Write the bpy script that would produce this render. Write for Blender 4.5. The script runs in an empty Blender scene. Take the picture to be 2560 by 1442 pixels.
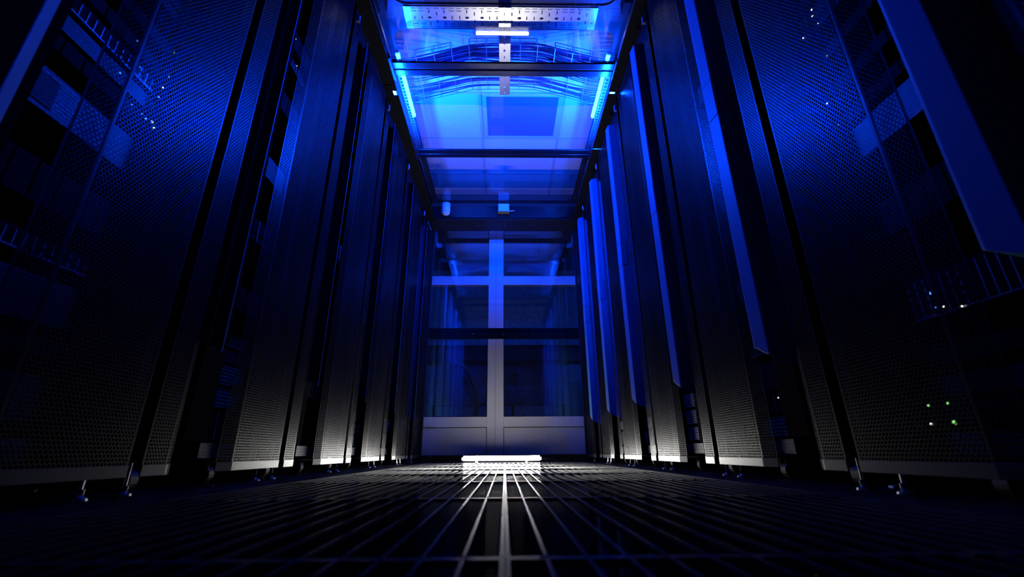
import bpy, bmesh, math, random
import numpy as np
from mathutils import Vector, Matrix
random.seed(7)
rng = np.random.default_rng(7)
scn = bpy.context.scene
COL = scn.collection
H = .078                                            # height of the lens above the floor grille

# ------------------------------------------------------------------ materials
def new_mat(name):
    m = bpy.data.materials.new(name); m.use_nodes = True
    nt = m.node_tree; nt.nodes.clear()
    out = nt.nodes.new('ShaderNodeOutputMaterial')
    return m, nt, out
def pbr(name, col, rough=.5, metal=0., spec=.5, noise=0., nscale=20., rvar=0., bump=0., bscale=200.):
    m, nt, out = new_mat(name)
    b = nt.nodes.new('ShaderNodeBsdfPrincipled')
    b.inputs['Base Color'].default_value = (*col, 1); b.inputs['Roughness'].default_value = rough
    b.inputs['Metallic'].default_value = metal; b.inputs['Specular IOR Level'].default_value = spec
    nt.links.new(b.outputs[0], out.inputs[0])
    tc = nt.nodes.new('ShaderNodeTexCoord')
    if noise or rvar:
        n = nt.nodes.new('ShaderNodeTexNoise'); n.inputs['Scale'].default_value = nscale
        n.inputs['Detail'].default_value = 4
        nt.links.new(tc.outputs['Object'], n.inputs['Vector'])
        if noise:
            mx = nt.nodes.new('ShaderNodeMix'); mx.data_type = 'RGBA'
            mx.inputs['A'].default_value = (*[c*(1-noise) for c in col], 1)
            mx.inputs['B'].default_value = (*[min(1, c*(1+noise)) for c in col], 1)
            nt.links.new(n.outputs['Fac'], mx.inputs['Factor']); nt.links.new(mx.outputs['Result'], b.inputs['Base Color'])
        if rvar:
            mr = nt.nodes.new('ShaderNodeMapRange')
            mr.inputs['To Min'].default_value = max(.02, rough-rvar); mr.inputs['To Max'].default_value = rough+rvar
            nt.links.new(n.outputs['Fac'], mr.inputs['Value']); nt.links.new(mr.outputs['Result'], b.inputs['Roughness'])
    if bump:
        n2 = nt.nodes.new('ShaderNodeTexNoise'); n2.inputs['Scale'].default_value = bscale
        nt.links.new(tc.outputs['Object'], n2.inputs['Vector'])
        bp = nt.nodes.new('ShaderNodeBump'); bp.inputs['Strength'].default_value = bump; bp.inputs['Distance'].default_value = .002
        nt.links.new(n2.outputs['Fac'], bp.inputs['Height']); nt.links.new(bp.outputs[0], b.inputs['Normal'])
    return m
def emit(name, col, s):
    m, nt, out = new_mat(name)
    e = nt.nodes.new('ShaderNodeEmission'); e.inputs[0].default_value = (*col, 1); e.inputs[1].default_value = s
    nt.links.new(e.outputs[0], out.inputs[0]); return m
def glass(name, f0=.045, tint=(1, 1, 1), dust=0.):
    """clear pane: Schlick-weighted mirror over straight transmission"""
    m, nt, out = new_mat(name); N = nt.nodes.new; L = nt.links.new
    g = N('ShaderNodeNewGeometry'); d = N('ShaderNodeVectorMath'); d.operation = 'DOT_PRODUCT'
    L(g.outputs['Incoming'], d.inputs[0]); L(g.outputs['Normal'], d.inputs[1])
    def mth(op, a, b=None):
        n = N('ShaderNodeMath'); n.operation = op
        for i, v in enumerate((a, b)):
            if v is None: continue
            if isinstance(v, (int, float)): n.inputs[i].default_value = v
            else: L(v, n.inputs[i])
        return n.outputs[0]
    c = mth('ABSOLUTE', d.outputs['Value'])
    f = mth('ADD', mth('MULTIPLY', mth('POWER', mth('SUBTRACT', 1., c), 5.), 1-f0), f0)
    t = N('ShaderNodeBsdfTransparent'); t.inputs[0].default_value = (*tint, 1)
    gl = N('ShaderNodeBsdfAnisotropic') if False else N('ShaderNodeBsdfGlossy')
    gl.inputs['Roughness'].default_value = 0.; gl.inputs['Color'].default_value = (1, 1, 1, 1)
    mx = N('ShaderNodeMixShader'); L(f, mx.inputs[0]); L(t.outputs[0], mx.inputs[1]); L(gl.outputs[0], mx.inputs[2])
    last = mx
    if dust:
        tc = N('ShaderNodeTexCoord'); nz = N('ShaderNodeTexNoise'); nz.inputs['Scale'].default_value = 3.; nz.inputs['Detail'].default_value = 8
        L(tc.outputs['Object'], nz.inputs['Vector'])
        mr = N('ShaderNodeMapRange'); mr.inputs['From Min'].default_value = .45; mr.inputs['From Max'].default_value = .8
        mr.inputs['To Min'].default_value = dust*.3; mr.inputs['To Max'].default_value = dust
        L(nz.outputs['Fac'], mr.inputs['Value'])
        df = N('ShaderNodeBsdfDiffuse'); df.inputs[0].default_value = (.6, .6, .6, 1)
        m2 = N('ShaderNodeMixShader'); L(mr.outputs['Result'], m2.inputs[0]); L(mx.outputs[0], m2.inputs[1]); L(df.outputs[0], m2.inputs[2])
        last = m2
    L(last.outputs[0], out.inputs[0]); return m
def ceiling_mat():
    m, nt, out = new_mat('mineral_tile'); N = nt.nodes.new; L = nt.links.new
    b = N('ShaderNodeBsdfPrincipled'); b.inputs['Roughness'].default_value = .9
    tc = N('ShaderNodeTexCoord'); mp = N('ShaderNodeMapping'); mp.inputs['Scale'].default_value = (1, 1.6, 1)
    L(tc.outputs['Object'], mp.inputs[0])
    v = N('ShaderNodeTexVoronoi'); v.inputs['Scale'].default_value = 62; v.inputs['Randomness'].default_value = 1
    n = N('ShaderNodeTexNoise'); n.inputs['Scale'].default_value = 30; n.inputs['Detail'].default_value = 3
    L(mp.outputs[0], v.inputs['Vector']); L(mp.outputs[0], n.inputs['Vector'])
    lt = N('ShaderNodeMath'); lt.operation = 'LESS_THAN'; lt.inputs[1].default_value = .17; L(v.outputs['Distance'], lt.inputs[0])
    gt = N('ShaderNodeMath'); gt.operation = 'GREATER_THAN'; gt.inputs[1].default_value = .53; L(n.outputs['Fac'], gt.inputs[0])
    mu = N('ShaderNodeMath'); mu.operation = 'MULTIPLY'; L(lt.outputs[0], mu.inputs[0]); L(gt.outputs[0], mu.inputs[1])
    mx = N('ShaderNodeMix'); mx.data_type = 'RGBA'; mx.inputs['A'].default_value = (.84, .82, .82, 1); mx.inputs['B'].default_value = (.16, .16, .18, 1)
    L(mu.outputs[0], mx.inputs['Factor']); L(mx.outputs['Result'], b.inputs['Base Color']); L(b.outputs[0], out.inputs[0])
    return m
def vent_mat(name, a, c, sx, sz):
    """rows of small bright blocks between dark seams, as on vented server fronts"""
    m, nt, out = new_mat(name); N = nt.nodes.new; L = nt.links.new
    b = N('ShaderNodeBsdfPrincipled'); b.inputs['Roughness'].default_value = .45
    tc = N('ShaderNodeTexCoord'); sp = N('ShaderNodeSeparateXYZ'); cb = N('ShaderNodeCombineXYZ')
    L(tc.outputs['Object'], sp.inputs[0]); L(sp.outputs['Y'], cb.inputs['X']); L(sp.outputs['Z'], cb.inputs['Y'])
    br = N('ShaderNodeTexBrick'); br.inputs['Scale'].default_value = 1; br.inputs['Brick Width'].default_value = sx
    br.inputs['Row Height'].default_value = sz; br.inputs['Mortar Size'].default_value = sz*.3; br.inputs['Mortar Smooth'].default_value = 0
    br.inputs['Color1'].default_value = (*a, 1); br.inputs['Color2'].default_value = (*[x*.8 for x in a], 1); br.inputs['Mortar'].default_value = (*c, 1)
    L(cb.outputs[0], br.inputs['Vector']); L(br.outputs['Color'], b.inputs['Base Color']); L(b.outputs[0], out.inputs[0])
    return m
def foil_mat():
    m, nt, out = new_mat('crinkled_foil'); N = nt.nodes.new; L = nt.links.new
    b = N('ShaderNodeBsdfPrincipled'); b.inputs['Metallic'].default_value = .8; b.inputs['Roughness'].default_value = .3
    b.inputs['Base Color'].default_value = (.45, .47, .5, 1)
    tc = N('ShaderNodeTexCoord'); mp = N('ShaderNodeMapping'); mp.inputs['Scale'].default_value = (3, 1, .8); L(tc.outputs['Object'], mp.inputs[0])
    v = N('ShaderNodeTexNoise'); v.inputs['Scale'].default_value = 22; v.inputs['Detail'].default_value = 6; L(mp.outputs[0], v.inputs['Vector'])
    bp = N('ShaderNodeBump'); bp.inputs['Strength'].default_value = 1; bp.inputs['Distance'].default_value = .03
    L(v.outputs['Fac'], bp.inputs['Height']); L(bp.outputs[0], b.inputs['Normal']); L(b.outputs[0], out.inputs[0]); return m

M = dict(
    rack=pbr('black_powder_coat', (.006, .0063, .0068), .6, spec=.25, noise=.2, nscale=8),
    door=pbr('perforated_dark_steel', (.0075, .008, .0105), .33, spec=.16, noise=.15, nscale=6),
    kick=pbr('lit_kick_strip', (.035, .036, .037), .3, spec=.4, noise=.25, nscale=50),  # lighter than the door paint: lamp gleam put into the colour
    handle=pbr('blue_tinted_handle_steel', (.05, .15, .30), .42, spec=.2, bump=.05, bscale=900),  # blue tube light put into the grey steel's colour
    groove=pbr('black_groove', (.006, .006, .007), .6),
    void=pbr('matt_black', (.002, .002, .0022), .8, spec=.04),
    foot=pbr('zinc_foot', (.5, .5, .48), .3, metal=1.),
    rubber=pbr('black_rubber', (.012, .012, .012), .6),
    beam=pbr('black_roof_profile', (.008, .008, .009), .2, rvar=.05, nscale=12, spec=.35),
    galv=pbr('galvanised_steel', (.55, .55, .55), .28, metal=1., noise=.08, nscale=40),
    sheet=pbr('dark_sheet', (.022, .023, .027), .4, spec=.5),
    wire=pbr('zinc_wire', (.35, .36, .38), .35, metal=.7),
    cable=pbr('blue_cable', (.015, .02, .07), .4),
    cable2=pbr('grey_cable', (.06, .065, .09), .4),
    white=pbr('white_frame', (.82, .79, .78), .5, noise=.04, nscale=3),
    panel=pbr('white_panel', (.5, .5, .52), .35, noise=.04, nscale=3),
    seam=pbr('dark_seam', (.02, .02, .022), .6),
    ceil=ceiling_mat(), grid=pbr('white_grid', (.6, .6, .62), .5),
    lens=pbr('opal_lens_off', (.16, .17, .22), .25, noise=.08, nscale=50),
    wall=pbr('grey_wall', (.16, .15, .15), .8, noise=.15, nscale=4),
    walld=pbr('dark_wall', (.06, .06, .065), .85, noise=.3, nscale=5),
    floor=pbr('dark_floor', (.008, .0085, .0095), .45, spec=.2, noise=.3, nscale=30, rvar=.1),
    grille=pbr('black_grille', (.08, .08, .10), .19, spec=.07, noise=.2, nscale=60),
    slot=pbr('grille_slot_bar', (.018, .018, .028), .08, spec=.035, noise=.3, nscale=200),
    plastic=pbr('white_plastic', (.75, .75, .74), .4),
    concrete=pbr('rough_block', (.45, .48, .5), .8, noise=.6, nscale=14, bump=1., bscale=25),
    foil=foil_mat(), green=pbr('green_hose', (.06, .16, .09), .5), red=pbr('red_tag', (.6, .12, .06), .6),
    vent_plate=vent_mat('vented_base_plate', (.13, .13, .125), (.003, .003, .003), .0165, .0105),
    vent=vent_mat('vented_plate', (.5, .5, .48), (.004, .004, .004), .0165, .0105),
    vent_dark=vent_mat('vented_plate_dark', (.012, .012, .013), (.002, .002, .002), .0165, .0105),
    vent_light=vent_mat('vented_plate_light', (.16, .17, .2), (.01, .01, .012), .013, .009),
    srv=pbr('server_case', (.003, .003, .0035), .6, spec=.06), srv_l=pbr('silver_trim', (.45, .45, .46), .35, metal=.5),
    bay=pbr('drive_bay', (.006, .006, .007), .6, spec=.06), bronze=pbr('straw_tie', (.35, .28, .12), .5),
    roofglass=glass('roof_glass', .06, dust=.012), doorglass=glass('door_glass', .10, dust=.01), pane=glass('partition_glass', .045),
    lamp_w=emit('white_led', (1., .985, .93), 140.), lamp_b=emit('blue_led', (.0011, .047, 1.), 3000.),
    led_w=emit('status_white', (.95, 1., .85), 2.5), led_g=emit('status_green', (.35, 1., .25), .8), led_b=emit('status_blue', (.05, .25, 1.), 3.),
    led_r=emit('status_red', (1., .1, .15), .5),
)

# ------------------------------------------------------------------ builders
def link(name, me, mat, parent=None, loc=(0, 0, 0)):
    o = bpy.data.objects.new(name, me); COL.objects.link(o)
    if mat is not None and not me.materials: me.materials.append(mat)
    o.location = loc
    if parent is not None: o.parent = parent
    return o
class MB:
    def __init__(s): s.v = []; s.f = []
    def box(s, x0, x1, y0, y1, z0, z1):
        n = len(s.v)
        s.v += [(x0, y0, z0), (x1, y0, z0), (x1, y1, z0), (x0, y1, z0), (x0, y0, z1), (x1, y0, z1), (x1, y1, z1), (x0, y1, z1)]
        s.f += [tuple(n+i for i in q) for q in ((0, 3, 2, 1), (4, 5, 6, 7), (0, 1, 5, 4), (1, 2, 6, 5), (2, 3, 7, 6), (3, 0, 4, 7))]
        return s
    def tube(s, pts, r, n=6, caps=True):
        pts = [Vector(p) for p in pts]; rs = r if isinstance(r, (list, tuple)) else [r]*len(pts)
        base = len(s.v)
        for i, p in enumerate(pts):
            t = (pts[min(i+1, len(pts)-1)]-pts[max(i-1, 0)]).normalized()
            up = Vector((0, 0, 1)) if abs(t.z) < .9 else Vector((0, 1, 0))
            a = t.cross(up).normalized(); b = t.cross(a)
            for k in range(n):
                an = 2*math.pi*k/n; s.v.append(tuple(p+(a*math.cos(an)+b*math.sin(an))*rs[i]))
        for i in range(len(pts)-1):
            for k in range(n):
                s.f.append((base+i*n+k, base+i*n+(k+1) % n, base+(i+1)*n+(k+1) % n, base+(i+1)*n+k))
        if caps:
            s.f.append(tuple(base+k for k in range(n))[::-1]); e = base+(len(pts)-1)*n; s.f.append(tuple(e+k for k in range(n)))
        return s
    def prism(s, pts, z0, z1):
        """pts: xy ring; z0,z1: numbers or per-point lists"""
        n = len(pts); b = len(s.v)
        z0 = z0 if isinstance(z0, (list, tuple)) else [z0]*n; z1 = z1 if isinstance(z1, (list, tuple)) else [z1]*n
        s.v += [(p[0], p[1], z0[i]) for i, p in enumerate(pts)]+[(p[0], p[1], z1[i]) for i, p in enumerate(pts)]
        for i in range(n): s.f.append((b+i, b+(i+1) % n, b+n+(i+1) % n, b+n+i))
        s.f.append(tuple(b+i for i in range(n))[::-1]); s.f.append(tuple(b+n+i for i in range(n))); return s
    def holes(s, x0, x1, y0, y1, z, rects, th=0.002, axis='z'):
        """flat plate with rectangular holes cut out"""
        xs = sorted({x0, x1, *[r[0] for r in rects], *[r[1] for r in rects]}); xs = [x for x in xs if x0 <= x <= x1]
        ys = sorted({y0, y1, *[r[2] for r in rects], *[r[3] for r in rects]}); ys = [y for y in ys if y0 <= y <= y1]
        idx = {}
        def vid(i, j, k):
            if (i, j, k) not in idx: idx[(i, j, k)] = len(s.v); s.v.append((xs[i], ys[j], z+k*th))
            return idx[(i, j, k)]
        solid = {}
        for i in range(len(xs)-1):
            for j in range(len(ys)-1):
                cx, cy = (xs[i]+xs[i+1])/2, (ys[j]+ys[j+1])/2
                solid[(i, j)] = not any(r[0] < cx < r[1] and r[2] < cy < r[3] for r in rects)
        for (i, j), ok in solid.items():
            if not ok: continue
            s.f.append((vid(i, j, 0), vid(i, j+1, 0), vid(i+1, j+1, 0), vid(i+1, j, 0)))
            s.f.append((vid(i, j, 1), vid(i+1, j, 1), vid(i+1, j+1, 1), vid(i, j+1, 1)))
            for (di, dj, a, b) in ((-1, 0, (i, j), (i, j+1)), (1, 0, (i+1, j+1), (i+1, j)), (0, -1, (i+1, j), (i, j)), (0, 1, (i, j+1), (i+1, j+1))):
                if not solid.get((i+di, j+dj), False):
                    s.f.append((vid(*a, 0), vid(*a, 1), vid(*b, 1), vid(*b, 0)))
        return s
    def mesh(s, name='m'):
        me = bpy.data.meshes.new(name); me.from_pydata(s.v, [], s.f); me.update(); return me
    def build(s, name, mat, parent=None, bevel=0., smooth=False, loc=(0, 0, 0)):
        me = s.mesh(name)
        bm = bmesh.new(); bm.from_mesh(me); bmesh.ops.recalc_face_normals(bm, faces=bm.faces)
        if bevel: bmesh.ops.bevel(bm, geom=list(bm.edges), offset=bevel, segments=2, affect='EDGES', profile=.5)
        bm.to_mesh(me); bm.free()
        if smooth:
            for p in me.polygons: p.use_smooth = True
        return link(name, me, mat, parent, loc)
def tag(o, label=None, cat=None, group=None, kind=None):
    if label: o['label'] = label
    if cat: o['category'] = cat
    if group: o['group'] = group
    if kind: o['kind'] = kind
    return o
def empty(name, loc, rz=0.):
    o = bpy.data.objects.new(name, None); COL.objects.link(o); o.location = loc; o.rotation_euler = (0, 0, rz)
    o.empty_display_size = .05; return o
def copy_tree(o, parent=None):
    c = o.copy(); COL.objects.link(c); c.parent = parent
    for ch in list(o.children): copy_tree(ch, c)
    return c

# ------------------------------------------------------------------ camera
cam = bpy.data.cameras.new('camera'); co = bpy.data.objects.new('camera', cam); COL.objects.link(co)
FPX = 1097.5
cam.sensor_fit = 'HORIZONTAL'; cam.sensor_width = 36.; cam.lens = 36.*FPX/2560.; cam.clip_start = .01; cam.clip_end = 60
th, psi, rho = .3566, .0179, .007
co.location = (0, 0, H)
co.matrix_world = Matrix.Translation((0, 0, H)) @ Matrix.Rotation(-psi, 4, 'Z') @ Matrix.Rotation(math.pi/2+th, 4, 'X') @ Matrix.Rotation(-rho, 4, 'Z')
cam.dof.use_dof = True; cam.dof.focus_distance = 3.0; cam.dof.aperture_fstop = 4.0
scn.camera = co

# ------------------------------------------------------------------ the room
def struct(mb, name, mat, **k): return tag(mb.build(name, mat, **k), kind='structure')
CZ = 2.66+H
GW, GD = .6175, .49
GY0 = -.09
f = MB().box(-2.4, -GW, -1.6, 4.35, -.12, 0).box(GW, 2.4, -1.6, 4.35, -.12, 0).box(-GW, GW, 3.70, 4.35, -.12, -.0).box(-GW, GW, -1.6, GY0-GD, -.12, 0)
f.box(-GW-.01, GW+.01, -1.6, 4.35, -.14, -.12)
struct(f, 'floor', M['floor'])
struct(MB().box(-2.4, 2.4, -1.6, 4.25, CZ, CZ+.03), 'ceiling', M['ceil'])
tg = MB()
for x in (-1.56, -.878, -.198, .481, 1.16, 1.84): tg.box(x-.012, x+.012, -1.6, 4.15, CZ-.006, CZ+.001)
for y in (-1.0, -.46, .06, .58, 1.1, 1.62, 2.15, 2.71, 3.245, 3.78): tg.box(-2.4, 2.4, y-.006, y+.006, CZ-.005, CZ+.0005)
struct(tg, 'trim_1', M['grid'])
struct(MB().box(-2.45, -2.4, -1.6, 4.35, 0, CZ), 'wall_left', M['walld'])
struct(MB().box(2.4, 2.45, -1.6, 4.35, 0, CZ), 'wall_right', M['walld'])
struct(MB().box(-2.4, 2.4, -1.65, -1.6, 0, CZ), 'wall_front', M['walld'])
# wall with the glazed double door in it, 17 cm behind the containment door
WY = 4.17
wb = MB().box(-2.4, -.80, WY, WY+.12, 0, CZ).box(.82, 2.4, WY, WY+.12, 0, CZ).box(-.80, .82, WY, WY+.12, 2.42, CZ)
struct(wb, 'wall_back', M['wall'])
struct(MB().box(-2.3, 2.3, WY-.012, WY, 2.50, 2.53).box(-2.3, 2.3, WY-.008, WY, 2.62, 2.63), 'trim_2', M['walld'])
d1 = MB()
d1.box(-.80, .82, WY, WY+.05, 1.672, 1.768).box(-.80, .82, WY, WY+.05, .292, .382)             # transom, lower rail
d1.box(-.162, -.011, WY-.004, WY+.05, .0, 2.42).box(-.80, .82, WY, WY+.05, 2.34, 2.42)
d1.box(-.80, -.745, WY, WY+.05, 0, 2.42).box(.765, .82, WY, WY+.05, 0, 2.42)
d1.box(-.745, -.165, WY+.008, WY+.05, .002, .286).box(-.008, .765, WY+.008, WY+.05, .002, .286)
dr = struct(d1, 'door_1', M['white'], bevel=.002)
MB().box(-.0875, -.0855, WY-.006, WY+.001, .02, 2.40).box(-.80, -.1665, WY-.001, WY+.008, .2865, .2915).box(-.0075, .80, WY-.001, WY+.008, .2865, .2915)\
    .box(-.1665, -.162, WY-.0045, WY+.008, .0, .2915).box(-.011, -.0075, WY-.0045, WY+.008, 0, .2915).build('door_seam', M['seam'], dr)
for (a, b) in ((-.745, -.162), (-.011, .765)):
    for (c, d) in ((.382, 1.672), (1.768, 2.34)):
        MB().box(a, b, WY+.02, WY+.028, c, d).build('glass_pane', M['pane'], dr)
# reglets around panes (rubber gaskets)
gk = MB()
for (a, b) in ((-.745, -.162), (-.011, .765)):
    for (c, d) in ((.382, 1.672), (1.768, 2.34)):
        gk.box(a, a+.006, WY+.012, WY+.02, c, d).box(b-.006, b, WY+.012, WY+.02, c, d).box(a, b, WY+.012, WY+.02, c, c+.006).box(a, b, WY+.012, WY+.02, d-.006, d)
gk.build('gasket', M['seam'], dr)

# the dark plant room behind the glazed door
struct(MB().box(-2.4, 2.4, 4.35, 7.2, -.12, 0), 'floor', M['floor'])
struct(MB().box(-2.4, 2.4, 7.2, 7.25, 0, 3.2), 'wall_far', M['concrete'])
struct(MB().box(-2.4, 2.4, 4.29, 7.2, 3.1, 3.15), 'ceiling', M['wall'])
struct(MB().box(-2.45, -2.4, 4.29, 7.2, 0, 3.1), 'wall_left', M['walld'])
struct(MB().box(2.4, 2.45, 4.29, 7.2, 0, 3.1), 'wall_right', M['walld'])
o = MB().box(-2.2, 2.2, 5.5, 5.75, 1.15, 1.36).build('black_duct', M['rubber'], bevel=.01)
tag(o, 'black horizontal duct crossing the dark room behind the glazed door', 'duct')
MB().box(-.0, 2.1, 5.49, 5.5, 1.352, 1.358).build('edge_strip', M['bronze'], o)
for x in (-1.4, 1.4): MB().box(x-.02, x+.02, 5.6, 5.64, 1.36, 3.1).build('hanger', M['rubber'], o)
o = MB(); o.box(-.95, .8, 5.62, 5.72, .62, 1.15)
o = o.build('insulation_panel', M['foil'], bevel=.004); tag(o, 'crinkled foil-faced panel sparkling blue under the black duct', 'panel')
for x in (-.9, .1, .74): MB().box(x-.015, x+.015, 5.66, 5.70, 0, .62).build('leg', M['rubber'], o)
o = MB().tube([(-.62, 5.5, 1.15), (-.5, 5.48, 1.08), (-.42, 5.46, .95), (-.36, 5.45, .78), (-.33, 5.45, .6), (-.38, 5.45, .35), (-.5, 5.45, .02)], .026, 10).build('green_hose', M['green'], smooth=True)
tag(o, 'dark green hose hanging in a curve behind the left glass pane', 'hose')
o = MB().tube([(.2, 5.4, .02), (.34, 5.4, .28), (.6, 5.4, .42), (1.0, 5.4, .5), (1.5, 5.42, .5)], .02, 8).build('blue_pipe', M['cable'], smooth=True)
tag(o, 'thin blue pipe curving low behind the right glass pane', 'pipe')
o = MB().box(.06, .17, 5.614, 5.621, .88, 1.03).build('red_tag', M['red']); tag(o, 'small red warning tag hung on the foil panel behind the glass', 'tag')
o = MB().box(-.02, .28, 5.614, 5.621, 1.08, 1.15).build('green_plate', M['green']); tag(o, 'dull green plate at the top edge of the foil panel', 'plate')

# unlit ceiling fitting and ceiling luminaire
lp = MB()
lx0, lx1, ly0, ly1 = -.180, .468, 2.705, 3.24
lp.box(lx0, lx1, ly0, ly0+.035, CZ-.014, CZ).box(lx0, lx1, ly1-.035, ly1, CZ-.014, CZ).box(lx0, lx0+.035, ly0+.035, ly1-.035, CZ-.014, CZ).box(lx1-.035, lx1, ly0+.035, ly1-.035, CZ-.014, CZ)
o = lp.build('ceiling_panel_light', M['grid'], bevel=.002); tag(o, 'square ceiling light, switched off, with dark lens in a pale frame', 'light')
MB().box(lx0+.03, lx1-.03, ly0+.03, ly1-.03, CZ-.008, CZ-.001).build('lens', M['lens'], o)

# ------------------------------------------------------------------ containment end: header, glass door
HY, DY = 3.72, 4.0
hd = MB().box(-.74, .74, HY, DY-.01, 2.19, 2.318)
o = hd.build('door_header', M['beam'], bevel=.003); tag(o, 'deep black header box above the sliding glass aisle door', 'header')
MB().box(-.72, .72, HY+.02, DY-.02, 2.182, 2.19).build('track_cover', M['groove'], o)
for x in (-.54, -.27, 0., .27, .54): MB().tube([(x, HY+.14, 2.178), (x, HY+.14, 2.183)], .005, 8).build('rivet', M['foot'], o)
gd = empty('sliding_glass_door', (0, DY, 0)); tag(gd, 'clear glass aisle door with black riveted middle and bottom rails', 'door')
MB().box(-.73, .73, -.006, .004, .02, 2.18).build('glass_panel', M['doorglass'], gd)
r = MB().box(-.73, .73, -.03, -.008, 1.062, 1.112).box(-.73, .73, -.022, -.008, 1.112, 1.166).build('middle_rail', M['beam'], gd, bevel=.002)
for x in (-.565, -.29, -.012, .262, .537): MB().tube([(x, -.034, 1.107), (x, -.029, 1.107)], .006, 10).build('rivet', M['foot'], r)
r = MB().box(-.73, .73, -.03, -.008, .003, .056).build('bottom_rail', M['beam'], gd, bevel=.002)
for x in (-.62, .62): MB().tube([(x, -.034, .045), (x, -.029, .045)], .005, 10).build('rivet', M['foot'], r)
for s, nm in ((-1, 'left'), (1, 'right')):
    xa, xb = (-.80, -.705) if s < 0 else (.69, .80)
    o = MB().box(xa, xb, 3.95, 3.985, .0, 2.18).build('door_jamb', M['rack'], bevel=.002)
    tag(o, 'slim black jamb post where the %s rack row meets the glass door' % nm, 'post')

# sensors on the header
sn = empty('motion_detector', (-.56, HY, 2.26)); tag(sn, 'white domed cylinder detector fixed upright on the black header', 'detector')
MB().tube([(0, -.04, .055), (0, -.04, .0), (0, -.04, -.03)], .041, 20).build('body', M['plastic'], sn, smooth=True)
MB().tube([(0, -.04, -.03+dz) for dz in (0, -.015, -.028, -.036, -.04)], [.041, .038, .028, .015, .003], 20).build('dome', M['plastic'], sn, smooth=True)
wf = empty('wireless_sensor', (-.008, HY, 2.25)); tag(wf, 'small white sensor box with thin aerial on the black header', 'sensor')
MB().box(-.052, .052, -.05, .0005, -.015, .067).build('body', M['plastic'], wf, bevel=.004)
MB().box(-.056, .056, -.052, -.004, -.022, -.012).build('base_plate', M['bronze'], wf, bevel=.002)
MB().tube([(.055, -.03, -.004), (.1, -.032, -.002)], .004, 8).build('aerial', M['plastic'], wf)

# ------------------------------------------------------------------ lamps
wl = empty('white_led_tube', (-.025, 3.755, .033)); tag(wl, 'glowing white LED tube lying on the floor before the glass door', 'lamp')
hs = [(.0175*math.cos(math.radians(a)), .0175*math.sin(math.radians(a))) for a in range(80, 296, 15)]
g = MB(); n = len(hs)                                  # diffuser: faces the aisle and upward, opaque channel behind
g.v = [(sx*.303, p[0], p[1]) for sx in (-1, 1) for p in hs]; g.f = [(i, i+1, n+i+1, n+i) for i in range(n-1)]+[tuple(range(n)), tuple(range(n, 2*n))[::-1]]
g.build('diffuser', M['lamp_w'], wl)
hb = [(.0185*math.cos(math.radians(a)), .0185*math.sin(math.radians(a))) for a in range(-64, 81, 12)]
g = MB(); n = len(hb); g.v = [(sx*.303, p[0], p[1]) for sx in (-1, 1) for p in hb]; g.f = [(i, i+1, n+i+1, n+i) for i in range(n-1)]+[tuple(range(n)), tuple(range(n, 2*n))[::-1], (n-1, 0, n, 2*n-1)]
g.build('back_channel', M['plastic'], wl)
for s in (-1, 1): MB().tube([(s*.303, 0, -.004), (s*.318, 0, -.004)], .011, 12).build('end_cap', M['plastic'], wl)
MB().tube([(.318, 0, -.006), (.36, 0, -.005), (.4, .01, -.012), (.46, .02, -.028), (.62, .03, -.029)], .0035, 6).build('power_cord', M['cable2'], wl)
for s in (-1, 1): MB().box(s*.2-.01, s*.2+.01, -.012, .012, -.033, -.016).build('clip', M['plastic'], wl)
TZ, TY0, TY1 = 2.11+H, 2.125, 2.69
for s, tx, nm in ((-1, -.690, 'left'), (1, .676, 'right')):
    bl = empty('blue_led_tube', (tx, (TY0+TY1)/2, TZ)); L2 = (TY1-TY0)/2
    tag(bl, 'glowing blue LED tube lying on the shelf above the %s rack row' % nm, 'lamp', 'blue LED tubes under the glass roof')
    MB().tube([(0, -L2, 0), (0, L2, 0)], .0125, 14).build('tube', M['lamp_b'], bl, smooth=True)
    for q in (-1, 1): MB().tube([(0, q*L2, 0), (0, q*(L2+.018), 0)], .0135, 12).build('end_cap', M['plastic'], bl)
    for q in (-.6, .6): MB().box(-.008, .008, q*L2-.006, q*L2+.006, -.019, -.0125).build('clip', M['plastic'], bl)

# ------------------------------------------------------------------ glass roof over the aisle
RZ = 2.25+H
def rail(s, nm):
    g = MB(); xa, xb = (.694, .722)
    a, b = (xa, xb) if s > 0 else (-xb, -xa)
    g.box(a, b, .3, HY-.002, RZ, RZ+.03)
    o = g.build('roof_side_rail', M['beam'], bevel=.002)
    tag(o, 'black roof rail running along the %s edge of the glass roof' % nm, 'rail', 'side rails of the glass roof')
    hb = MB(); c = s*.672; w = .008
    rects = [(c-w, c+w, y, y+.012) for y in np.arange(2.2, HY-.03, .028)]
    MB().holes(min(c-.016, c+.016), max(c-.016, c+.016), 2.16, HY-.02, RZ+.026, rects, .0025).build('slotted_strip', M['sheet'], o)
    MB().box(s*.80-.004, s*.80+.004, .3, 3.9, 2.165, RZ+.03).build('closing_panel', M['rack'], o)
rail(-1, 'left'); rail(1, 'right')
def beam(y0, y1, label):
    e = empty('roof_beam', (0, y0, RZ)); tag(e, label, 'beam', 'black cross beams of the glass roof')
    w = y1-y0
    MB().prism([(-.735, .0), (.715, .0), (.715, w*.5-.006), (-.735, w*.5-.006)], -.006, .0075).build('profile', M['beam'], e, bevel=.003)
    MB().prism([(-.735, w*.5+.006), (.715, w*.5+.006), (.715, w), (-.735, w)], -.006, .0075).build('profile', M['beam'], e, bevel=.003)
    MB().box(-.73, .71, w*.5-.006, w*.5+.006, .001, .007).build('gasket', M['groove'], e)
    for s in (-1, 1):
        c = s*.70
        MB().prism([(c-.02, -.03), (c+.012, -.05), (c+.012, w+.03), (c-.02, w+.01)], -.022, -.003).build('corner_bracket', M['rack'], e, bevel=.004)
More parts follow.
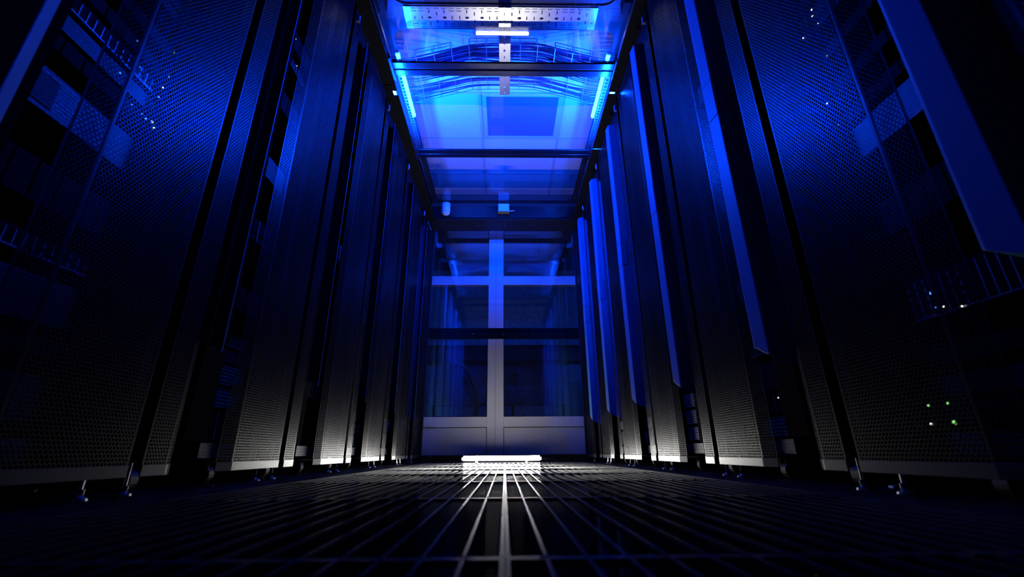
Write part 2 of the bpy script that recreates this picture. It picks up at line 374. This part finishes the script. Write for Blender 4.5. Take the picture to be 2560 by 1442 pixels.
beam(2.05, 2.152, 'black roof beam just beyond the wire cable tray, catching a pale sheen')
beam(2.88, 2.978, 'plain black roof beam between the wire tray and the door header')
beam(1.14, 1.24, 'black roof beam above the camera side of the perforated plate')
for i, (a, b, lb) in enumerate(((.34, 1.14, 'clear roof glass panel above the racks closest to the camera'),
                                (1.24, 2.05, 'clear roof glass panel below the perforated steel plate'),
                                (2.152, 2.88, 'clear roof glass panel mirroring the two blue LED tubes'),
                                (2.978, HY, 'clear roof glass panel next to the black door header'))):
    o = MB().box(-.70, .70, a, b, RZ+.008, RZ+.014).build('roof_glass_panel', M['roofglass']); tag(o, lb, 'glass panel', 'glass roof panels')

# steel above the glass: framed sheet, perforated plate, slotted channel, brackets
SZ = 2.43+H
def rounded(cx0, cx1, cy0, cy1, r, n=6):
    pts = []
    for (x, y, a0) in ((cx1-r, cy1-r, 0), (cx0+r, cy1-r, 90), (cx0+r, cy0+r, 180), (cx1-r, cy0+r, 270)):
        for k in range(n+1):
            a = math.radians(a0+90*k/n); pts.append((x+r*math.cos(a), y+r*math.sin(a)))
    return pts
def framed_sheet(name, x0, x1, y0, y1, hole, r, z, mat, th=.003):
    bm = bmesh.new()
    outer = [(x1, y1), (x0, y1), (x0, y0), (x1, y0)]; inner = rounded(*hole, r)
    n = len(inner)//4
    vi = [bm.verts.new((p[0], p[1], z)) for p in inner]; vo = [bm.verts.new((p[0], p[1], z)) for p in outer]
    N_ = len(vi)
    for c in range(4):
        seg = vi[c*n:(c+1)*n]
        for k in range(n-1): bm.faces.new((vo[c], seg[k], seg[k+1]))
        bm.faces.new((vo[c], seg[-1], vi[((c+1)*n) % N_], vo[(c+1) % 4]))
    bmesh.ops.recalc_face_normals(bm, faces=bm.faces)
    r_ = bmesh.ops.extrude_face_region(bm, geom=list(bm.faces))
    bmesh.ops.translate(bm, vec=(0, 0, th), verts=[v for v in r_['geom'] if isinstance(v, bmesh.types.BMVert)])
    bmesh.ops.recalc_face_normals(bm, faces=bm.faces)
    me = bpy.data.meshes.new(name); bm.to_mesh(me); bm.free(); return link(name, me, mat)
o = framed_sheet('framed_steel_sheet', -.80, .80, 1.83, 3.97, (-.69, .69, 1.975, 3.93), .075, SZ+.004, M['sheet'])
tag(o, 'dark steel sheet with a large round-cornered opening above the glass roof', 'steel sheet')
o2 = framed_sheet('framed_steel_sheet', -.80, .80, 1.0, 1.829, (-.655, .655, 1.1, 1.815), .085, SZ+.004, M['sheet'])
tag(o2, 'dark steel sheet above the perforated plate, cut off by the picture top', 'steel sheet')
o = MB().box(-.80, .80, .9, 1.822, SZ+.012, SZ+.018).build('dark_blocker_sheet', M['sheet']); tag(o, 'added dark sheet blocking the lit ceiling above the perforated plate', 'cable tray')  # added dark sheet that keeps the lit ceiling out of view
MB().box(-.80, .80, 1.818, 1.822, SZ+.018, SZ+.07).box(-.80, .80, .9, .904, SZ+.018, SZ+.07).build('side_flange', M['sheet'], o)
for s in (-1, 1): MB().box(s*.75-.01, s*.75+.01, 1.3, 1.32, SZ+.018, CZ).build('hanger', M['wire'], o)
# perforated plate
rects = []
yc, hy = 1.895, .068
p = .0445
i0 = -13
for i in range(-12, 13):
    x = i*p
    for sg in (-1, 1):
        rects.append((x-.014, x+.014, *sorted((yc+sg*.060, yc+sg*.0565))))
    m4 = i % 5
    if m4 in (0, 2):
        for sg in (-1, 1): rects.append((x-.003, x+.003, *sorted((yc+sg*.050, yc+sg*.028))))
    elif m4 in (3, 4):
        for sg in (-1, 1): rects.append((x-.014, x+.014, *sorted((yc+sg*.0435, yc+sg*.0395))))
    else:
        for sg in (-1, 1): rects.append((x-.003, x+.003, *sorted((yc+sg*.036, yc+sg*.014))))
    if m4 in (0, 2):
        rects.append((x-.011, x+.011, yc-.004, yc+.004)); rects.append((x-.007, x+.007, yc-.0075, yc+.0075))
    elif m4 in (3, 4): rects.append((x-.003, x+.003, yc-.011, yc+.011))
o = MB().holes(-.585, .545, yc-hy, yc+hy, SZ, [r for r in rects if r[0] > -.575 and r[1] < .535], .002).build('perforated_plate', M['galv'])
tag(o, 'bright perforated galvanised plate crossing above the glass roof', 'perforated plate')
MB().box(-.585, .545, yc-hy-.001, yc-hy+.001, SZ, SZ+.0041).box(-.585, .545, yc+hy-.001, yc+hy+.001, SZ, SZ+.0041).build('folded_edge', M['galv'], o)
for x in (-.57, .528):
    MB().box(x-.022, x+.022, yc-hy-.002, yc+hy+.002, SZ-.003, SZ-.0005).build('joint_strip', M['galv'], o)
    MB().tube([(x, yc+.03, SZ-.006), (x, yc+.03, SZ-.003)], .007, 10).build('bolt', M['foot'], o)
# slotted channel along the aisle
rects = []
for k in range(13):
    y = 1.85+k*.05
    if k % 2: rects += [(-.003, .003, y-.01, y+.01), (-.010, .010, y-.003, y+.003)]
    else: rects += [(-.0025, .0025, y-.008, y+.008)]
ch = MB().holes(-.032, .036, 1.81, 2.47, SZ-.026, rects, .002).box(-.034, -.032, 1.81, 2.47, SZ-.026, SZ-.006).box(.036, .038, 1.81, 2.47, SZ-.026, SZ-.006)
o = ch.build('slotted_channel', M['galv']); tag(o, 'narrow slotted steel channel along the aisle centre above the glass', 'channel')
MB().box(-.036, .04, 1.895, 1.905, SZ-.03, SZ-.026).build('clamp', M['rack'], o)
for y in (1.9, 2.3): MB().tube([(.002, y, SZ-.02), (.002, y, CZ)], .004, 6).build('threaded_rod', M['wire'], o)
for s, nm in ((-1, 'left'), (1, 'right')):
    o = MB().box(s*.69-.03, s*.69+.03, 1.70, 1.775, RZ+.06, RZ+.14).build('hanging_bracket', M['rack'], bevel=.003)
    tag(o, 'black box bracket at the %s end of the perforated plate' % nm, 'bracket')
    MB().tube([(s*.69, 1.737, RZ+.14), (s*.69, 1.737, RZ+.26)], .004, 6).build('threaded_rod', M['wire'], o)

# wire basket tray with its bundle of cables, arching over the aisle
def zb(x):
    a = abs(x+.0); z = 2.50 if a < .22 else (2.50-.125*(min(a, .62)-.22)/.40)
    if .16 < a < .28: z = 2.50-.125*max(0, (a-.22))/.40*.7-.003
    return z+H
XS = [-.86, -.74, -.62, -.55, -.45, -.34, -.28, -.22, -.11, 0, .11, .22, .28, .34, .45, .55, .62, .74, .86]
YN, YF = 2.135, 2.515
tr = empty('wire_cable_tray', (0, 0, 0)); tag(tr, 'zinc wire basket tray arching across the aisle above the glass', 'cable tray')
tr.location = (0, YN, zb(0))
def lw(pts): return [(x, y-YN, z-zb(0)) for (x, y, z) in pts]
w = MB()
for y in (YN, 2.19, 2.235, 2.28, 2.33, 2.385, 2.45, YF): w.tube(lw([(x, y, zb(x)) for x in XS]), .0022, 5)
w.tube(lw([(x, YF, zb(x)+.05) for x in XS]), .0022, 5)
for k in range(-7, 8):
    x = -.007+k*.113
    pts = [(x, YF, zb(x)+.055), (x, YF, zb(x)), (x, YN, zb(x)), (x, YN, zb(x)+.055)]
    w.tube(lw(pts), .0022, 5)
w.build('wire_base', M['wire'], tr)
for (a, b) in ((-.84, -.69), (-.585, -.355), (-.228, .212), (.335, .575), (.68, .84)):
    s_ = MB(); za, zc = zb(a), zb(b)
    for dz in (.028, .056): s_.tube(lw([(a, YN, za+dz), ((a+b)/2, YN, zb((a+b)/2)+dz), (b, YN, zc+dz)]), .0024, 5)
    for x in ([a, (a+b)/2, b] if b-a < .3 else [a, a+.113, b-.113, b]): s_.tube(lw([(x, YN, zb(x)), (x, YN, zb(x)+.056)]), .0022, 5)
    s_.build('side_rail', M['wire'], tr)
for s in (-1, 1): MB().tube(lw([(s*.8, (YN+YF)/2, zb(.8)), (s*.8, (YN+YF)/2, CZ)]), .004, 6).build('threaded_rod', M['wire'], tr)
for i in range(40):
    bundle = i < 27
    y0 = (2.15+.15*random.random()) if bundle else (2.26+.24*random.random())
    r = random.choice((.0035, .004, .0045, .0055)); lift = r+.0025+(random.random()*.03 if bundle else random.random()*.006)
    pts = []; drift = random.uniform(-.05, .05); ph = random.random()*6
    for j, t in enumerate(np.linspace(-.86, .86, 27)):
        y = y0+drift*t+.012*math.sin(3.1*t*2+ph)+(.05*(abs(t)-.5) if abs(t) > .5 and bundle else 0)
        y = min(max(y, YN+.01), YF-.012)
        pts.append((t, y, zb(t)+lift+.003*math.sin(7*t+ph)))
    o = MB().tube([(x, y-2.3, z-zb(0)) for x, y, z in pts], r, 6).build('network_cable', M['cable'] if random.random() < .75 else M['cable2'], smooth=True)
    o.location = (0, 2.3, zb(0))
    tag(o, 'thin data cable lying among others in the wire basket tray', 'cable', 'data cables in the wire basket tray')

# ------------------------------------------------------------------ raised floor tiles
def tile_mesh():
    g = MB(); fr = .0035
    g.box(0, GW, 0, .005, -.03, -.0005).box(0, GW, GD-.005, GD, -.03, -.0005).box(0, fr, 0, GD, -.03, 0).box(GW-fr, GW, 0, GD, -.03, 0)
    n = 19
    for k in range(1, n): x = GW*k/n; g.box(x-.0016, x+.0016, .006, GD-.006, -.028, 0)
    return g
def slot_mesh():
    g = MB(); n = 36
    for k in range(n): y = .012+k*(GD-.024)/(n-1); g.box(.006, GW-.006, y-.0012, y+.0012, -.012, -.0035)
    return g
tp = None
rows = ['first', 'second', 'third', 'fourth', 'fifth', 'sixth', 'seventh', 'eighth', 'ninth']
for k in range(-1, 8):
    y = GY0+k*GD
    for s in (-1, 1):
        if tp is None:
            tp = empty('floor_grille_tile', (0, 0, 0)); tile_mesh().build('bearing_bars', M['grille'], tp); slot_mesh().build('cross_bars', M['slot'], tp)
            t_ = tp
        else: t_ = copy_tree(tp)
        t_.location = (0.0005 if s > 0 else -GW-.0005, y, 0)
        if k == 7: t_.scale = (1, (3.699-y)/GD, 1)
        rr = 7-k
        tag(t_, 'black floor grille tile %s of the centre seam, %s row counted from the white LED tube' % ('right' if s > 0 else 'left', rows[rr]), 'floor tile', 'black grille tiles of the aisle floor')
# ------------------------------------------------------------------ racks
RH = 2.14
def hexsheet(a, b, z0, z1, org, dirv, p=.0082, rin=.0034):
    """sheet of hexagonal holes spanning length a..b along dirv (plan) and z0..z1"""
    ru = p/math.sqrt(3); row = p*.8660254
    ni = int((b-a)/p); nj = int((z1-z0)/row)
    I, J = np.meshgrid(np.arange(ni), np.arange(nj), indexing='ij')
    cu = a+(I+.5+(J % 2)*.5)*p; cz = z0+(J+.5)*row
    ang = np.radians(30+60*np.arange(6))
    ou = cu[..., None]+ru*np.cos(ang); oz = cz[..., None]+ru*np.sin(ang)
    iu = cu[..., None]+rin*np.cos(ang); iz = cz[..., None]+rin*np.sin(ang)
    U = np.concatenate([ou, iu], -1).reshape(-1); Z = np.concatenate([oz, iz], -1).reshape(-1)
    U = np.clip(U, a, b); Z = np.clip(Z, z0, z1)
    V = np.stack([org[0]+dirv[0]*U, org[1]+dirv[1]*U, Z], -1)
    n = ni*nj; base = (np.arange(n)*12)[:, None, None]
    k = np.arange(6); q = np.stack([k, (k+1) % 6, 6+(k+1) % 6, 6+k], -1)[None]
    return V, (base+q).reshape(-1, 4)
def door_mesh(W):
    """local frame: y along the row (0 = towards the camera), x = depth into the rack, door plane x=0"""
    Vs, Fs, off = [], [], 0
    def addq(vs, fs):
        nonlocal off
        vs = np.asarray(vs, float); Vs.append(vs); Fs.append(np.asarray(fs)+off); off += len(vs)
    z0, z1 = .058, 2.105
    n0, n1, n2 = .016, .085, .125; w0, w1, w2 = .268, .325, W-.018
    def seg(ya, xa, yb, xb, perf=True):
        L_ = math.hypot(yb-ya, xb-xa); d = ((xb-xa)/L_, (yb-ya)/L_)
        bw = .004
        V, F = hexsheet(bw, L_-bw, z0, z1, (xa, ya), d); addq(V, F)
        for (a, b, c, e) in ((0, bw+.001, z0-.02, z1+.02), (L_-bw-.001, L_, z0-.02, z1+.02), (0, L_, z0-.020, z0+.001), (0, L_, z1-.001, z1+.025)):
            P = [(xa+d[0]*u, ya+d[1]*u, z) for u, z in ((a, c), (b, c), (b, e), (a, e))]
            addq(P, [(0, 1, 2, 3)])
    seg(n0, 0, n1, 0); seg(n1, 0, n2, .022); seg(w0, .008, w1, 0); seg(w1, 0, w2, 0)
    V = np.concatenate(Vs); F = np.concatenate(Fs)
    me = bpy.data.meshes.new('door'); me.vertices.add(len(V)); me.vertices.foreach_set('co', V.ravel())
    me.loops.add(F.size); me.loops.foreach_set('vertex_index', F.ravel().astype(np.int32))
    me.polygons.add(len(F)); me.polygons.foreach_set('loop_start', np.arange(0, F.size, 4, dtype=np.int32))
    me.update(calc_edges=True); me.validate(); return me
def ring(pts, z0, z1): return MB().prism(pts, z0, z1)
def make_rack(kind):
    W = .6
    root = empty('server_rack', (0, 0, 0))
    c = MB()
    c.box(.035, .95, .001, .010, .055, RH).box(.035, .95, W-.010, W-.001, .055, RH).box(.035, .95, .014, W-.014, RH-.012, RH)   # sides, top
    c.box(.13, .95, .014, W-.014, .05, .062).box(.93, .95, .014, W-.014, .055, RH)                                  # base, back
    c.box(.075, .11, .014, .062, .062, RH-.012).box(.075, .11, W-.062, W-.014, .062, RH-.012)                        # 19-inch posts
    c.build('cabinet_body', M['void'], root)
    MB().box(.116, .12, .36, W-.064, .068, .108).build('vent_panel', M['vent_plate'], root)
    d = link('door', door_mesh(W), M['door'], root)
    k_ = MB().prism([(-.002, .016), (-.002, .085), (.020, .125), (.023, .125), (.001, .086), (.001, .016)], .037, .059)
    k_.prism([(.006, .268), (-.002, .325), (-.002, W-.018), (.001, W-.018), (.001, .326), (.009, .269)], .037, .059)
    k_.build('kick_strip', M['kick'], d, bevel=.0006)
    MB().box(.014, .017, .112, .268, 2.035, RH-.01).build('door_head', M['door'], d)
    zt = 2.062
    if kind == 'right':
        P = [(.043, .137), (-.022, .1545), (-.0255, .158), (-.032, .205), (-.030, .211), (.043, .213)]
        zbm = [.268, .303, .305, .334, .338, .338]
    else:
        P = [(-.0222, .146), (-.0225, .150), (0, .180), (.045, .200), (.045, .1965), (.002, .1765), (-.0195, .1475)]
        zbm = [.316, .316, .330, .345, .345, .330, .316]
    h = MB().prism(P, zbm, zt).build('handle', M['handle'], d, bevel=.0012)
    if kind == 'right':
        def outw(pt, e=.0012): return (pt[0]-e, pt[1]-e*.3)
        mid = lambda a, b, t: (a[0]+(b[0]-a[0])*t, a[1]+(b[1]-a[1])*t)
        la = mid(P[0], P[1], .55)
        lp_ = [outw(la), outw(P[1]), outw(P[2]), outw(P[3]), (P[3][0]+.004, P[3][1]), (P[1][0]+.006, P[1][1]+.006), (la[0], la[1]+.004)]
        lt = MB().prism(lp_, 1.075, 1.215).build('latch', M['handle'], h, bevel=.0006)
        gr = MB()
        for z in (1.0735, 1.2165):
            gr.prism([outw(q, .0006) for q in (la, P[1], P[2], P[3])]+[(P[3][0]+.004, P[3][1]), (la[0], la[1]+.004)], z-.0015, z+.0015)
        lb = mid(P[0], P[1], .52); lc = mid(P[0], P[1], .55)
        gr.prism([outw(lb, .0008), outw(lc, .0008), (lc[0], lc[1]+.003), (lb[0], lb[1]+.003)], 1.072, 1.218)
        gr.build('latch_gap', M['groove'], h)
        kp = mid(P[0], P[1], .3)
        nrm = Vector((-(P[1][1]-P[0][1]), (P[1][0]-P[0][0]), 0)).normalized()
        MB().tube([Vector((kp[0], kp[1], 1.13))-nrm*.002, Vector((kp[0], kp[1], 1.13))+nrm*.003], .006, 12).build('keyhole', M['groove'], h)
    for y in (.05, W-.05):
        for x in (.05, .80):
            g = MB().tube([(x, y, .003), (x, y, .062)], .0045, 8).tube([(x, y, 0), (x, y, .004), (x, y, .008), (x, y, .010)], [.016, .015, .009, .006], 14).tube([(x, y, .010), (x, y, .019)], .0085, 6)
            if x < .1: g.build('leveling_foot', M['foot'], root)
    for y in (.16, W-.16):
        MB().tube([(.14, y-.012, .024), (.14, y+.012, .024)], .024, 18).box(.12, .16, y-.016, y-.013, .02, .052).box(.12, .16, y+.013, y+.016, .02, .052).build('caster', M['rubber'], root)
    MB().tube([(-.003, .045, 2.075), (-.003, .045, 2.115)], [.008, .008], 10).build('badge', M['srv_l'], root)
    return root
R_ = make_rack('right'); Lr = make_rack('left')
ordn = ['nearest', 'first', 'second', 'third', 'fourth', 'fifth', 'sixth']
extra_r = {0: 'its handle ends with a pointed lower tip at mid height', 1: 'four small white lights high on its servers', 2: 'grey vented server fronts below its handle',
           3: 'its handle side lit blue', 4: 'its handle lit pale blue', 5: 'wedged against the door jamb'}
XR, XL = .697, .725
racks = {}
RB = [.335, .935, 1.535, 2.135, 2.735, 3.335]; LB = [.34, .94, 1.54, 2.14, 2.74, 3.44, ]
RW = [.6]*6; LW = [.6, .6, .6, .6, .7, .5]
cnt = ['sixth', 'fifth', 'fourth', 'third', 'second', 'first']
for side, B, Ws, proto in (('right', RB, RW, R_), ('left', LB, LW, Lr)):
    for i, (y, w_) in enumerate(zip(B, Ws)):
        r = proto if i == 0 else copy_tree(proto)
        if side == 'right': r.location = (XR, y, 0); r.scale = (1, w_/.6, 1)
        else: r.location = (-XL, y, 0); r.scale = (-1, w_/.6, 1)
        MB().box(.106, .110, .063, .365 if i else .275, .112, 2.0).build('black_blank', M['void'], r)  # added black sheet, no known part, blacking out the near server fronts
        tag(r, 'black server rack, perforated door, %s from the glass end door in the %s row' % (cnt[i], side), 'server rack', 'server racks of the %s row' % side)
        racks[(side, i)] = r
# near handles on the sheet show only where photographed
# shelves on top of the rack rows, carrying the blue tubes
for s, nm, X, cuts in ((-1, 'left', XL, [(.335, 2.098), (2.135, 3.70)]), (1, 'right', XR, [(.335, 2.095), (2.115, 2.63), (2.638, 3.70)])):
    o = empty('top_shelf', (s*.72, 2., RH)); tag(o, 'dark steel shelf along the rack tops of the %s row, under the blue tube' % nm, 'shelf')
    x0, x1 = (.655 if s < 0 else .640), .80
    for (a, b) in cuts:
        P = [(x0, a+.004), (x0, b-.004), (x0+.01, b), (x1, b), (x1, a), (x0+.01, a)]
        P = [(s*(px-.72), py-2.) for px, py in P]
        MB().prism(P if s > 0 else P[::-1], .004, .012).build('shelf_plate', M['rack'], o)
    MB().box(*sorted((s*(.68-.72), s*(.80-.72))), 2.05-2., 2.16-2., .0, .004).build('joint_plate', M['rack'], o)
    MB().box(*sorted((s*(X+.01-.72), s*(X+.03-.72))), .335-2., 3.93-2., -.001, .004).build('shelf_spacer', M['rack'], o)

# ------------------------------------------------------------------ servers behind the doors
def srv(side, X0, y0, W, z, h, kind, leds, label):
    """one rack-mounted unit; X0 depth of its front"""
    s = 1 if side == 'right' else -1
    name = {'switch': 'network_switch', 'blank': 'server'}.get(kind, 'server')
    e = empty(name, (s*X0, y0, z)); e.scale = (s, 1, 1)
    a, b = .064, W-.064; g = .0015
    MB().box(.004, .62, a+.01, b-.01, g, h-g).build('case', M['srv'], e)
    if kind in ('vent', 'vent_dark', 'vent_light'):
        MB().box(0, .004, a+.02, b-.02, g+.002, h-g-.002).build('vented_front', M[kind], e)
        if kind == 'vent_light': MB().box(-.002, .0, a+.218, a+.26, g+.012, h-g-.012).build('display_window', M['groove'], e)
    elif kind == 'bays':
        n = 10
        for k in range(n):
            ya = a+.02+(b-a-.04)*k/n
            MB().box(-.003, .004, ya+.002, ya+(b-a-.04)/n-.002, g+.004, h-g-.004).build('drive_bay', M['bay'], e)
    elif kind == 'vbays':
        n = 4; 
        for k in range(n):
            for q in range(max(1, int(h/.03))):
                ya = a+.02+(b-a-.04)*k/n; zz = g+.003+q*.03
                if zz+.024 < h: MB().box(-.003, .004, ya+.002, ya+(b-a-.04)/n-.003, zz, zz+.024).build('drive_bay', M['bay'], e)
        for q in (a+.025, b-.12): MB().box(-.004, -.001, q, q+.003, g+.004, h-g-.004).build('latch_bar', M['srv_l'], e)
    elif kind == 'switch':
        n = 24; pt = MB()
        for k in range(n):
            ya = a+.03+(b-a-.06)*k/n
            pt.box(-.002, .004, ya, ya+.002, g+.006, h-g-.006)
        pt.box(-.002, .004, a+.03, b-.03, g+.004, g+.006).build('port_row', M['srv_l'], e)
        MB().box(0, .004, a+.02, b-.02, g, h-g).build('front_panel', M['srv'], e)
    for q in (a-.001, b-.017):
        MB().box(-.003, .003, q, q+.018, g, h-g).build('rack_ear', M['srv_l'] if kind in ('vbays',) else M['srv'], e)
    for (yy, zz, mt, rr) in leds:
        MB().tube([(-.0045, yy-y0, zz-z), (-.003, yy-y0, zz-z)], rr, 8).build('status_light', M[mt], e)
    tag(e, label, 'network switch' if kind == 'switch' else 'server', 'equipment in the %s row of racks' % side)
LEDR = [(.824, 1.098, 'led_w', .0022), (.827, 1.079, 'led_w', .0022), (.819, 1.042, 'led_w', .0012), (.909, 1.101, 'led_w', .0022), (.908, 1.079, 'led_w', .0018), (.874, 1.056, 'led_w', .0015),
        (.906, 1.014, 'led_w', .001), (.824, .935, 'led_w', .001), (.907, .934, 'led_w', .0012), (.867, .823, 'led_w', .0016), (.855, .745, 'led_w', .0012),
        (1.377, 1.174, 'led_w', .0022), (2.329, 1.284, 'led_w', .0022), (1.305, .216, 'led_w', .0024), (1.331, .147, 'led_w', .0018), (.778, .28, 'led_b', .0035),
        (.779, .251, 'led_b', .0018), (.766, .249, 'led_w', .0016), (.733, .239, 'led_w', .0016), (.82, .045, 'led_g', .004), (.866, .045, 'led_w', .0024), (.82, .08, 'led_g', .0022), (.86, .079, 'led_g', .002), (1.034, 1.374, 'led_r', .003)]
LEDL = [(.861, .748, 'led_w', .0026), (.87, .738, 'led_w', .0022), (.855, .963, 'led_g', .0014), (.858, .857, 'led_w', .0014), (.761, .893, 'led_b', .0018), (.789, .843, 'led_b', .0015), (.752, .786, 'led_b', .002),
        (.864, .892, 'led_b', .0014), (.856, .82, 'led_b', .002), (.83, .745, 'led_b', .0016), (.843, .742, 'led_b', .0016), (.859, .749, 'led_b', .0014), (.80, .744, 'led_b', .0018),
        (1.316, .276, 'led_w', .002), (1.319, .214, 'led_w', .0022), (1.183, 1.558, 'led_w', .0018), (1.327, 1.574, 'led_w', .0018), (1.373, 1.48, 'led_w', .0016)]
plans = {
    ('left', 0): [(.13, .088, 'vent_dark'), (.24, .044, 'bays'), (.30, .088, 'vent_dark'), (.41, .044, 'switch'), (.50, .088, 'bays'), (.668, .088, 'vent_light'), (.79, .044, 'bays'), (.84, .044, 'vent_dark'), (.89, .044, 'switch'), (.94, .044, 'bays'), (1.01, .044, 'bays'), (1.12, .088, 'vbays'), (1.30, .088, 'vent_dark'), (1.5, .088, 'bays')],
    ('left', 1): [(.112, .088, 'vbays'), (.205, .062, 'vent'), (.272, .062, 'vent'), (.338, .044, 'vent_dark'), (.385, .044, 'switch'), (.5, .088, 'bays'), (.75, .088, 'vbays'), (1.0, .088, 'vent_dark'), (1.3, .088, 'bays'), (1.52, .044, 'switch'), (1.6, .088, 'bays')],
    ('left', 2): [(.30, .088, 'bays'), (.6, .088, 'vent_dark'), (1.0, .088, 'vbays'), (1.5, .088, 'bays')],
    ('left', 3): [(.112, .06, 'switch'), (.175, .06, 'vbays'), (.24, .06, 'bays'), (.8, .088, 'vent_dark'), (1.4, .088, 'bays')],
    ('left', 4): [(.12, .088, 'vent_dark'), (.22, .088, 'vbays'), (.8, .088, 'bays')],
    ('left', 5): [(.12, .088, 'vent_dark'), (.6, .088, 'bays')],
    ('right', 0): [(.118, .044, 'bays'), (.165, .044, 'vent_dark'), (.22, .044, 'bays'), (.31, .088, 'switch'), (.5, .088, 'bays'), (.70, .088, 'vent_dark'), (.80, .044, 'bays'), (.89, .044, 'bays'), (1.0, .044, 'bays'), (1.1, .088, 'vbays'), (1.2, .044, 'bays'), (1.4, .088, 'vent_dark')],
    ('right', 1): [(.115, .06, 'vent'), (.18, .06, 'vbays'), (.25, .088, 'vent_dark'), (.36, .044, 'switch'), (.55, .088, 'vent_dark'), (.9, .088, 'bays'), (1.24, .044, 'bays'), (1.43, .088, 'vent_dark')],
    ('right', 2): [(.118, .06, 'vent'), (.186, .062, 'vent'), (.256, .062, 'vent'), (.322, .062, 'vent_dark'), (.5, .088, 'bays'), (.9, .088, 'vent_dark'), (1.35, .088, 'vbays')],
    ('right', 3): [(.12, .07, 'vbays'), (.2, .06, 'vent'), (.27, .07, 'bays'), (.8, .088, 'bays'), (1.34, .044, 'bays')],
    ('right', 4): [(.12, .088, 'vent_dark'), (.22, .06, 'vent'), (.7, .088, 'bays')],
    ('right', 5): [(.12, .088, 'vent_dark'), (.5, .088, 'bays')],
}
kinds = {'vent': 'grey vented front', 'vent_dark': 'dark vented front', 'vent_light': 'pale vented front', 'bays': 'row of drive bays', 'vbays': 'stacked drive bays', 'switch': 'row of ports'}
nth = ['lowest', 'second', 'third', 'fourth', 'fifth', 'sixth', 'seventh', 'eighth', 'ninth', 'tenth', 'eleventh', 'twelfth', 'thirteenth', 'fourteenth', 'fifteenth']
for (side, i), pl in plans.items():
    B = RB if side == 'right' else LB; Ws = RW if side == 'right' else LW; X = XR if side == 'right' else XL
    leds = LEDR if side == 'right' else LEDL
    y0 = B[i]; used_l = set()
    for j, (z, h, k) in enumerate(pl):
        mine = []
        for n_, (yy, zz, mt, rr) in enumerate(leds):
            zz += H
            if y0+.05 < yy < y0+Ws[i]-.05:
                best = min(range(len(pl)), key=lambda q: abs(pl[q][0]+pl[q][1]/2-zz))
                if best == j: mine.append((yy, min(max(zz, z+.005), z+h-.005), mt, rr))
        srv(side, X+.124, y0, Ws[i], z, h, k, mine, '%s with %s, %s unit in the %s %s-row rack from the door' % (('switch' if k == 'switch' else 'server'), kinds[k], nth[j], cnt[i], side))

la = bpy.data.lights.new('far_room_fill', 'AREA'); la.shape = 'RECTANGLE'; la.size = 2.4; la.size_y = .1; la.energy = 14.; la.color = (.01, .09, 1.)  # added blue fill to brighten the far room, no known lamp there
lo = bpy.data.objects.new('far_room_fill', la); COL.objects.link(lo); lo.location = (.2, 4.75, 2.95); lo.rotation_euler = (math.radians(25), 0, 0)
# a few loose bits on the floor beside the racks
o = MB().tube([(-.80, 1.241, .0018), (-.77, 1.236, .0018), (-.74, 1.232, .0018)], .0017, 6).build('cable_tie', M['bronze']); tag(o, 'short pale cable tie on the floor under the left racks', 'cable tie')
o = MB().tube([(-1.06, 1.10, .0018), (-1.1, 1.15, .0018), (-1.16, 1.2, .0018)], .0016, 6).build('cable_tie', M['bronze']); tag(o, 'straw coloured strip on the floor far under the left racks', 'cable tie')
o = MB().box(.835, .85, 1.02, 1.034, 0, .005).build('paper_scrap', M['plastic'], bevel=.001); tag(o, 'tiny pale scrap on the floor under the right racks', 'scrap')

# ------------------------------------------------------------------ world and render look
wd = bpy.data.worlds.new('world'); scn.world = wd; wd.use_nodes = True
wd.node_tree.nodes['Background'].inputs[0].default_value = (.2, .4, .8, 1); wd.node_tree.nodes['Background'].inputs[1].default_value = .0
scn.view_settings.view_transform = 'Standard'; scn.view_settings.look = 'None'
scn.view_settings.gamma = 1; scn.view_settings.use_curve_mapping = False; scn.view_settings.exposure = 0.
c = scn.cycles
c.max_bounces = 5; c.diffuse_bounces = 2; c.glossy_bounces = 3; c.transmission_bounces = 2; c.transparent_max_bounces = 12
c.use_adaptive_sampling = True; c.adaptive_threshold = .03; c.use_denoising = True
c.sample_clamp_indirect = 12.; c.caustics_reflective = False; c.caustics_refractive = False
